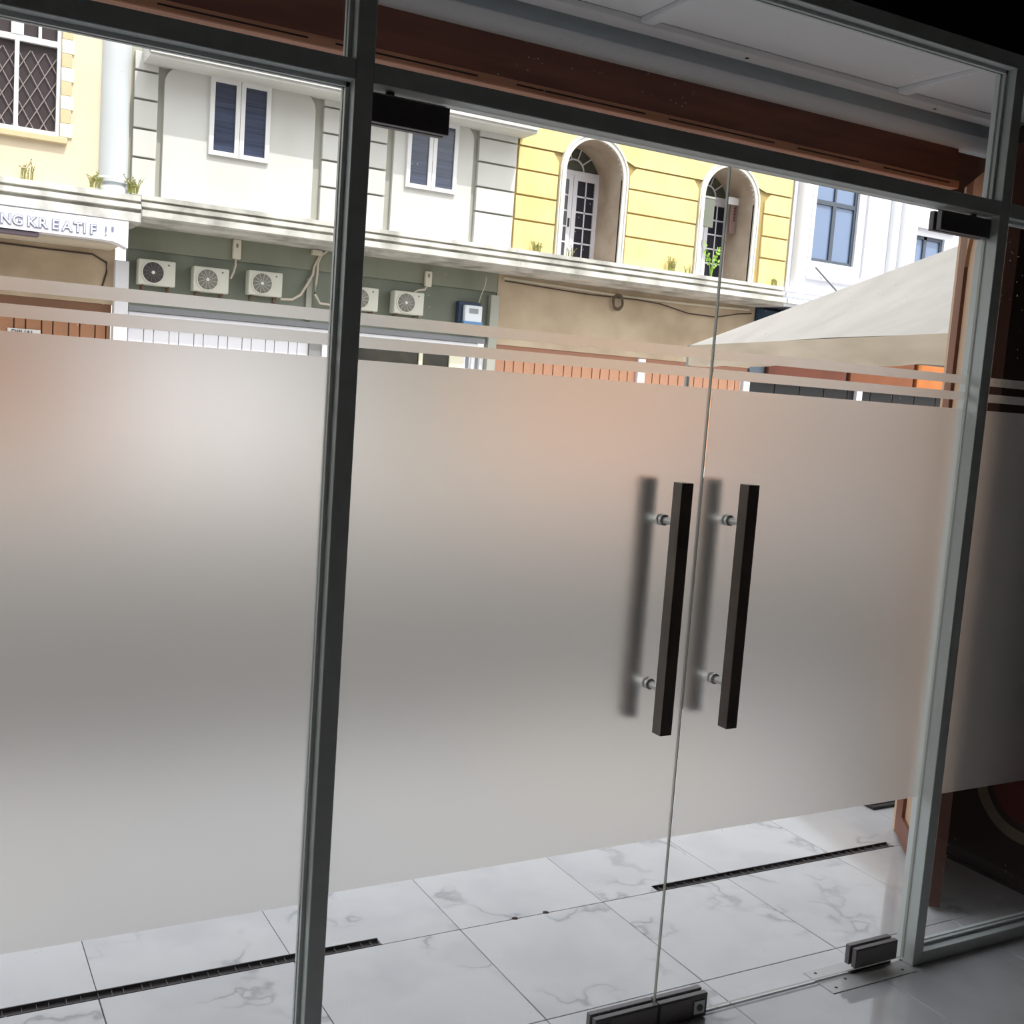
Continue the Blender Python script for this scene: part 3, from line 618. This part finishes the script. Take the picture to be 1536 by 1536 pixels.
# ---- yellow building ------------------------------------------------------
b3 = empty('yellow_building', (15.6, 20.4, 0), cat='building', label='yellow building with two arched balcony openings')
AR = [(13.66, .775), (17.63, .79)]; ZS = 6.62; ZB = 4.70
yw = MB(); yr = []
def arch_pts(cx, r, n=20): return [(cx-r*math.cos(math.pi*k/n), ZS+r*math.sin(math.pi*k/n)) for k in range(n+1)]
xs_ = [11.62]
for cx, r in AR: xs_ += [cx-r, cx+r]
xs_.append(19.68)
yv = lambda pts, y: [(x, y, z) for x, z in pts]
for a, b in ((xs_[0], xs_[1]), (xs_[2], xs_[3]), (xs_[4], xs_[5])): yw.add(yv([(a, ZB), (b, ZB), (b, 8.4), (a, 8.4)], U0+.04), [(0, 1, 2, 3)])
for cx, r in AR:
    P = arch_pts(cx, r)
    for (a, za), (b, zb) in zip(P, P[1:]): yw.add(yv([(a, za), (b, zb), (b, 8.4), (a, 8.4)], U0+.04), [(0, 1, 2, 3)])
yw.build('wall', YELLOWBACK, b3)
MB().box(11.62, 19.68, 21.22, 21.4, 4.2, 8.4).build('back_wall', mat('dim_tan_plaster', hexc(176, 156, 138), .9), b3)
MB().box(11.62, 19.68, U0+.04, 21.3, 4.4, ZB).build('floor_slab', SOFFITBEIGE, b3)
REV = mat('brown_reveal_plaster', hexc(188, 174, 158), .9, col2=hexc(150, 128, 108), scale=1.5, amt=.7)
for cx, r in AR:
    P = [(cx-r, ZB)] + arch_pts(cx, r) + [(cx+r, ZB)]; m = MB()
    for (a, za), (b, zb) in zip(P, P[1:]): m.add([(a, U0, za), (b, U0, zb), (b, 21.22, zb), (a, 21.22, za)], [(0, 1, 2, 3)], 0, True)
    m.build('arch_reveal', REV, b3)
    ro, ri = r+.15, r+.0; m = MB(); n = 24
    Po = [(cx-ro, ZB)] + [(cx-ro*math.cos(math.pi*k/n), ZS+ro*math.sin(math.pi*k/n)) for k in range(n+1)] + [(cx+ro, ZB)]
    Pi = [(cx-ri, ZB)] + [(cx-ri*math.cos(math.pi*k/n), ZS+ri*math.sin(math.pi*k/n)) for k in range(n+1)] + [(cx+ri, ZB)]
    for i in range(len(Po)-1):
        a, b, c_, d_ = Po[i], Po[i+1], Pi[i+1], Pi[i]
        m.add([(q[0], y, q[1]) for y in (U0-.05, U0+.05) for q in (a, b, c_, d_)], [(0, 1, 2, 3), (0, 4, 5, 1), (2, 6, 7, 3)])
    m.build('arch_trim', mat('white_arch_trim', hexc(224, 222, 214), .8, col2=hexc(188, 184, 170), scale=2.5, amt=.6), b3)
    m = MB(); Pq = Po; rr = .035
    for i in range(len(Po)-1):
        sc_ = lambda q, k: (cx+(q[0]-cx)*(1-k/ro), (ZS+(q[1]-ZS)*(1-k/ro)) if q[1] > ZS else q[1])
        a, b = sc_(Po[i], .035), sc_(Po[i+1], .035); c_, d_ = sc_(Po[i+1], .06), sc_(Po[i], .06)
        m.add([(q[0], y, q[1]) for y in (U0-.075, U0-.045) for q in (a, b, c_, d_)], [(0, 1, 2, 3), (0, 4, 5, 1), (2, 6, 7, 3)])
    m.build('arch_bead', MATS['white_arch_trim'], b3)
rows = [(4.71, 5.345), (5.385, 5.885), (5.925, 6.435), (6.475, 6.935)]
cols = [(11.66, 12.70), (14.64, 16.66), (18.76, 19.62)]
for ci, (a, b) in enumerate(cols):
    for ri_, (z0, z1) in enumerate(rows):
        if ri_ < 3: MB().bevbox(a, b, U0-.01, U0+.05, z0, z1, .008).build('stone_block', YELLOW, b3)
        else:
            kL, kR = (.0 if ci == 0 else .16), (.0 if ci == 2 else .16)
            pl = [(a, z0), (b, z0), (b, z1-kR*1.2), (b-kR, z1), (a+kL, z1), (a, z1-kL*1.2)]
            MB().prism(pl, 'y', U0-.01, U0+.05).build('stone_block', YELLOW, b3)
# upper fields of plain yellow following the arches
def upper(a, b, cl, cr):
    pts = []; n = 14
    lo = []
    for k in range(n+1):
        x = a+(b-a)*k/n; z = 6.975
        for cx, r in AR:
            q = r+.16
            if abs(x-cx) < q: z = max(z, ZS+math.sqrt(q*q-(x-cx)**2))
        lo.append((x, z))
    m = MB()
    for (x0, z0), (x1, z1) in zip(lo, lo[1:]): m.add(yv([(x0, z0), (x1, z1), (x1, 8.4), (x0, 8.4)], U0-.01), [(0, 1, 2, 3)])
    m.build('upper_field', YELLOW, b3)
upper(11.66, 15.6, 0, 0); upper(15.6, 19.62, 0, 0)
for x0, x1, a, z in ((12.62, 14.72, 0, 0), (16.6, 18.72, 0, 0)): pass
cornice(b3, 11.665, 19.40, prof2)
MB().box(11.78, 19.45, L0, 21.0, 2.62, 4.24).build('lower_wall', TANWALL, b3)
MB().box(11.78, 19.4, L0+.02, 20.95, 2.46, 2.64).build('header', ORANGED, b3)
for a, b in ((11.82, 15.84), (16.06, 19.22)): slats(b3, a, b, -.02, 2.46, L0+.06, (.30, .24, .27), ORANGE)
for x in (15.95, 19.36): MB().bevbox(x-.11, x+.11, L0-.06, L0+.08, -.02, 2.60 if x < 17 else 2.5, .01).build('pillar', GATEWHITE, b3)
# french doors
def french(cx, xl, xr, lh):
    fd = MB(); top = 6.76
    for a, b in ((xl, cx-.006), (cx+.006, xr)): frame_rect(fd, a, b, 4.72, top, .115, 21.0, 21.06)
    fd.box(xl-.08, xr+.08, 20.98, 21.08, top, top+.10); fd = fd.build('french_door', mat('grey_white_door', hexc(222, 222, 230), .6, amt=.15), b3)
    for a, b in ((xl, cx-.006), (cx+.006, xr)):
        w2 = (b-a-.23)/2; h5 = (top-4.72-.23)/5
        for i in range(2):
            for j in range(5):
                x0, z0 = a+.115+i*w2, 4.835+j*h5
                MB().box(x0+.014, x0+w2-.014, 21.02, 21.035, z0+.016, z0+h5-.016).build('pane', GLASSDARK, fd)
        MB().box((a+b)/2-.016, (a+b)/2+.016, 21.005, 21.055, 4.83, top-.11).build('muntin', MATS['grey_white_door'], fd)
        for j in range(1, 5): MB().box(a+.11, b-.11, 21.005, 21.055, 4.835+j*h5-.018, 4.835+j*h5+.018).build('muntin', MATS['grey_white_door'], fd)
    MB().bevbox(cx-.09, cx-.05, 20.97, 21.0, 5.55, 5.75, .005).build('door_handle', STEELDARK, fd)
    fl_ = MB(); zc = top+.10; ccx = (xl+xr)/2; R_ = (xr-xl)/2+.02
    fl_.prism([(ccx+R_*math.cos(t), zc+R_*math.sin(t)) for t in [math.pi*k/20 for k in range(21)]], 'y', 21.05, 21.07)
    fl_ = fl_.build('fanlight', mat('fanlight_glass', hexc(74, 74, 72), .15, col2=hexc(110, 120, 96), scale=4, amt=.6), b3)
    MB().tube([(ccx+.27*math.cos(t), 21.03, zc+.27*math.sin(t)) for t in [math.pi*k/14 for k in range(15)]], .022, 5).build('ring_bar', MATS['grey_white_door'], fl_)
    for a in (36, 72, 108, 144):
        a = rad(a); MB().tube([(ccx+.27*math.cos(a), 21.03, zc+.27*math.sin(a)), (ccx+R_*math.cos(a), 21.03, zc+R_*math.sin(a))], .018, 5).build('fan_bar', MATS['grey_white_door'], fl_)
french(13.72, 13.00, 14.44, 0)
french(17.70, 17.00, 18.44, 0)
# things hanging in the second arch
hb = empty('signboard', (17.0, 20.6, 6.0), cat='board', label='dull grey green board hanging at the near side of the second arch')
MB().bevbox(16.90, 17.25, 20.08, 20.13, 5.91, 6.64, .006).build('board', mat('dull_green_board', hexc(112, 116, 104), .8, amt=.3), hb)
MB().box(16.90, 17.25, 20.07, 20.08, 6.60, 6.64).build('top_batten', STRIP, hb)
hs = empty('signboard', (17.9, 20.6, 6.0), cat='board', label='brown board with dark red markings and a white top strip in the second arch')
MB().bevbox(18.18, 18.38, 20.60, 20.66, 5.94, 6.68, .006).build('board', mat('brown_board', hexc(126, 104, 96), .8, amt=.4, scale=3, stretch=(4, 1, .3)), hs)
MB().bevbox(18.05, 18.39, 20.56, 20.60, 6.66, 6.84, .006).build('top_strip', FRAMEWHITE, hs)
for k in range(5): MB().box(18.28, 18.34, 20.592, 20.60, 6.26+k*.075, 6.31+k*.075).build('marking', mat('dark_red_print', hexc(78, 34, 38), .7), hs)
pp = empty('pipe_conduit', (15.5, 20.75, 4.1), cat='pipe', label='thin pale conduit along the tan wall under the yellow building cornice')
MB().tube([(11.9, 20.74, 4.13), (13.5, 20.74, 4.10), (15.2, 20.74, 4.06), (17.2, 20.74, 4.08), (19.2, 20.74, 4.12)], .03, 7).build('conduit', SOFFITBEIGE, pp)
MB().tube([(11.9, 20.70, 4.07), (12.8, 20.70, 4.04), (14.2, 20.70, 4.00), (15.6, 20.70, 4.02), (16.3, 20.70, 3.99), (17.2, 20.70, 3.84), (18.1, 20.70, 3.83), (18.8, 20.70, 3.98), (19.25, 20.70, 4.03)], .017, 6).build('cable', MATS['black_cable'], pp)
co = MB()
for r_ in (.15, .17, .19):
    co.tube([(15.05+r_*math.cos(t)*.8, 20.70+.01*math.sin(5*t), 3.90+r_*math.sin(t)) for t in [2*math.pi*k/24 for k in range(25)]], .02, 6)
co.build('cable_coil', mat('brown_cable', hexc(98, 84, 70), .8), None, (15.05, 20.7, 3.9), cat='cable', label='coil of cable hanging on the tan wall under the yellow building')

# ---- white villa ----------------------------------------------------------
b4 = empty('white_villa', (23, 20.4, 0), cat='building', label='bright white building with slate framed windows at the right beyond the canopy')
MB().wall(19.70, 23.2, 4.3, 8.9, U0, 20.9, [(20.42, 21.99, 5.50, 8.2)]).build('wall', VILLA, b4)
MB().wall(23.2, 34, 4.3, 8.9, U0+.5, 21.2, [(24.55, 25.95, 4.9, 6.76)]).build('wall', VILLA, b4)
for x, r in ((20.02, .20), (23.30, .14), (23.75, .30)): MB().lathe([(r, 4.4), (r, 8.9)], (x, 19.95, 0), n=24).build('column', VILLA, b4)
m = MB(); frame_rect(m, 20.30, 22.38, 5.08, 8.6, .115, 19.93, 20.02); m.box(20.25, 22.43, 19.86, 20.0, 5.02, 5.10); m.build('window_surround', VILLA, b4)
def dwin(x0, x1, z0, z1, zt, y):
    m = frame_rect(MB(), x0, x1, z0, z1, .085, y, y+.1); xm = (x0+x1)/2
    m.box(xm-.06, xm+.06, y, y+.1, z0+.085, zt); 
    if z1 > zt+.2: m.box(x0+.085, x1-.085, y, y+.1, zt, zt+.11); m.box(xm-.03, xm+.03, y, y+.1, zt+.11, z1-.085)
    w = m.build('window', DKFRAME, b4)
    MB().box(x0+.085, xm-.06, y+.05, y+.07, z0+.085, min(zt, z1-.085)).build('pane', SKYGLASS, w); MB().box(xm+.06, x1-.085, y+.05, y+.07, z0+.085, min(zt, z1-.085)).build('pane', SKYGLASS, w)
    if z1 > zt+.2:
        MB().box(x0+.085, xm-.03, y+.05, y+.07, zt+.11, z1-.085).build('pane', SKYGLASS, w); MB().box(xm+.03, x1-.085, y+.05, y+.07, zt+.11, z1-.085).build('pane', SKYGLASS, w)
dwin(20.42, 21.99, 5.50, 8.2, 6.98, 20.08); dwin(24.55, 25.95, 4.9, 6.76, 6.9, 20.58)
MB().box(24.2, 26.3, 20.38, 20.55, 6.95, 7.05).box(24.4, 26.1, 20.40, 20.55, 7.05, 7.2).build('window_hood', VILLA, b4)
cornice(b4, 19.46, 26, prof2, mat('villa_cornice', hexc(236, 238, 244), .7, amt=.15))
MB().box(19.5, 34, 20.85, 21.1, 2.5, 4.3).build('lower_wall', mat('blue_grey_wall', hexc(110, 122, 136), .8, amt=.4), b4)
slats(b4, 19.55, 34, -.02, 2.5, L0+.1, (.9,), mat('black_shutter', hexc(26, 24, 26), .6, amt=.3))
for x in (23.5, 27.6): MB().bevbox(x-.11, x+.11, L0-.05, L0+.08, -.02, 2.38, .01).build('pillar', GATEWHITE, b4)
for k, (a, b) in enumerate(((20.0, 22.85), (23.0, 25.5), (25.65, 30))):
    MB().bevbox(a, b, L0-.12, L0, 2.36, 3.7, .02).build('fascia_panel', mat(f'orange_fascia_{k}', (hexc(126, 66, 42), hexc(150, 86, 46), hexc(186, 112, 50))[k], .6, col2=(hexc(96, 48, 34), hexc(120, 68, 40), hexc(164, 90, 38))[k], scale=1.2, amt=.7), b4)
MB().box(20.0, 30, L0-.02, L0+.04, 2.36, 3.7).build('fascia_back', DARKSLOT, b4)
aw = empty('blue_awning', (20.4, 20.2, 4.1), cat='awning', label='dark blue awning below the white building behind the canopy ridge')
MB().prism([(20.84, 4.22), (19.75, 4.02), (19.75, 3.80), (20.84, 3.74)], 'x', 19.5, 23.5).build('awning_cloth', mat('navy_cloth', hexc(52, 74, 100), .8, amt=.4), aw)
MB().tube([(20.55, 19.88, 5.32), (21.5, 19.6, 4.50)], .022, 6).build('stay_rod', mat('grey_rod', hexc(96, 96, 100), .5), None, (21, 19.7, 4.9), cat='rod', label='thin grey stay rod slanting down from the yellow building corner')

# ================================================================ CANOPY IN THE STREET
tn = empty('canopy_tent', (10.4, 5.3, -.16), cat='tent', label='pale grey pyramid canopy tent standing in the street')
TENT = mat('grey_white_canvas', hexc(214, 208, 200), .85, col2=hexc(190, 186, 178), scale=1.6, detail=6, amt=.6, stretch=(.5, 2, 2))
VAL = mat('beige_valance_canvas', hexc(232, 216, 194), .9, col2=hexc(192, 176, 152), scale=2.2, detail=6, amt=.7, stretch=(1, .4, 2))
P0 = Vector((8.104, 8.674, 2.27)); dd = Vector((-.221, -.975, 0)).normalized(); nn_ = Vector((.975, -.221, 0)).normalized(); LT = 6.0
C4 = [P0, P0+dd*LT, P0+dd*LT+nn_*LT, P0+nn_*LT]; AP = (C4[0]+C4[2])/2+Vector((0, 0, 1.72))
for i in range(4):
    a, b = C4[i], C4[(i+1) % 4]; m = MB(); K = 8; vs = []; fs = []
    for r_ in range(K+1):
        t = r_/K
        for q in range(K+1):
            s_ = q/K; p_ = (a*(1-s_)+b*s_)*(1-t)+AP*t
            sag = .10*math.sin(math.pi*t)*math.sin(math.pi*s_)+.012*math.sin(9*s_+5*t)*(1-t)*math.sin(math.pi*s_)
            vs.append(p_-Vector((0, 0, sag)))
    for r_ in range(K):
        for q in range(K): fs.append((r_*(K+1)+q, r_*(K+1)+q+1, (r_+1)*(K+1)+q+1, (r_+1)*(K+1)+q))
    m.add(vs, fs, 0, True); m.build('roof_panel', TENT, tn)
    m = MB(); vs = []; fs = []; K = 40
    out = ((a+b)/2-(C4[0]+C4[2])/2); out.z = 0; out.normalize()
    for q in range(K+1):
        s_ = q/K; p_ = a*(1-s_)+b*s_; wv = .018*math.sin(q*1.3)
        hem = .24+.02*abs(math.sin(q*.42))
        for h, k in ((0, 0), (-.13, .6), (-hem, 1)): vs.append(p_+out*(.012+wv*k)+Vector((0, 0, h)))
    for q in range(K):
        for h in range(2): fs.append((q*3+h, q*3+3+h, q*3+4+h, q*3+1+h))
    m.add(vs, fs, 0, True)
    if i < 2: m.build('valance', VAL, tn)
    MB().tube([(a.x, a.y, -.16), (a.x, a.y, 2.27)], .03, 8).build('pole', mat('galvanised_pole', hexc(170, 172, 170), .5, metal=.4), tn)
    MB().box(a.x-.09, a.x+.09, a.y-.09, a.y+.09, -.16, -.148).build('foot_plate', MATS['galvanised_pole'], tn)

# ================================================================ WEEDS ON THE LEDGES
def weed(x, y, z, h, n, lab, leafy=False):
    m = MB(); col = STEM if not leafy else mat('leaf_green', hexc(146, 186, 70), .6, col2=hexc(96, 140, 44), scale=9, amt=.7)
    for k in range(n):
        a = random.uniform(0, 6.28); l_ = h*random.uniform(.5, 1); d_ = Vector((math.cos(a), math.sin(a)*.5, 0))*random.uniform(.15, .5)*l_
        b0 = Vector((x+random.uniform(-.1, .1)*(1 if not leafy else .2), y, z)); tip = b0+d_+Vector((0, 0, l_)); mid = b0+d_*.35+Vector((0, 0, l_*.6))
        m.tube([b0, mid, tip], [.008, .006, .002], 4)
        for q in range(5 if leafy else 2):
            c_ = mid.lerp(tip, random.random()); a2 = random.uniform(0, 6.28); w_ = (.07 if leafy else .03)
            e = Vector((math.cos(a2), -.3, math.sin(a2)))*w_; f_ = Vector((-math.sin(a2), -.2, math.cos(a2)))*w_*.5
            m.add([c_, c_+e*.5+f_, c_+e, c_+e*.5-f_], [(0, 1, 2, 3)])
    m.build('weed' if not leafy else 'leafy_plant', col, None, (x, y, z), label=lab, cat='plant', group='plants on the ledges')
weed(1.72, 19.88, 4.69, .36, 14, 'dry weed growing on the cream ledge under the lattice window')
weed(2.86, 19.76, 4.70, .30, 26, 'low weeds on the ledge at the near side of the round column')
weed(3.50, 19.78, 4.70, .34, 30, 'grass tuft on the ledge at the far side of the round column')
weed(12.2, 19.86, 4.70, .24, 34, 'weeds along the foot of the yellow wall by the white shophouse')
weed(13.05, 19.85, 4.70, .26, 9, 'small weed at the foot of the first arch')
weed(15.95, 19.86, 4.70, .36, 36, 'weed clump at the foot of the yellow pier between the arches')
weed(16.45, 19.84, 4.70, .22, 9, 'low weed beside the second arch trim on the ledge')
weed(19.2, 19.86, 4.70, .2, 26, 'weeds at the foot of the last yellow pier')
weed(17.50, 20.3, 4.72, .95, 9, 'bright green leafy plant growing in the second arch', True)
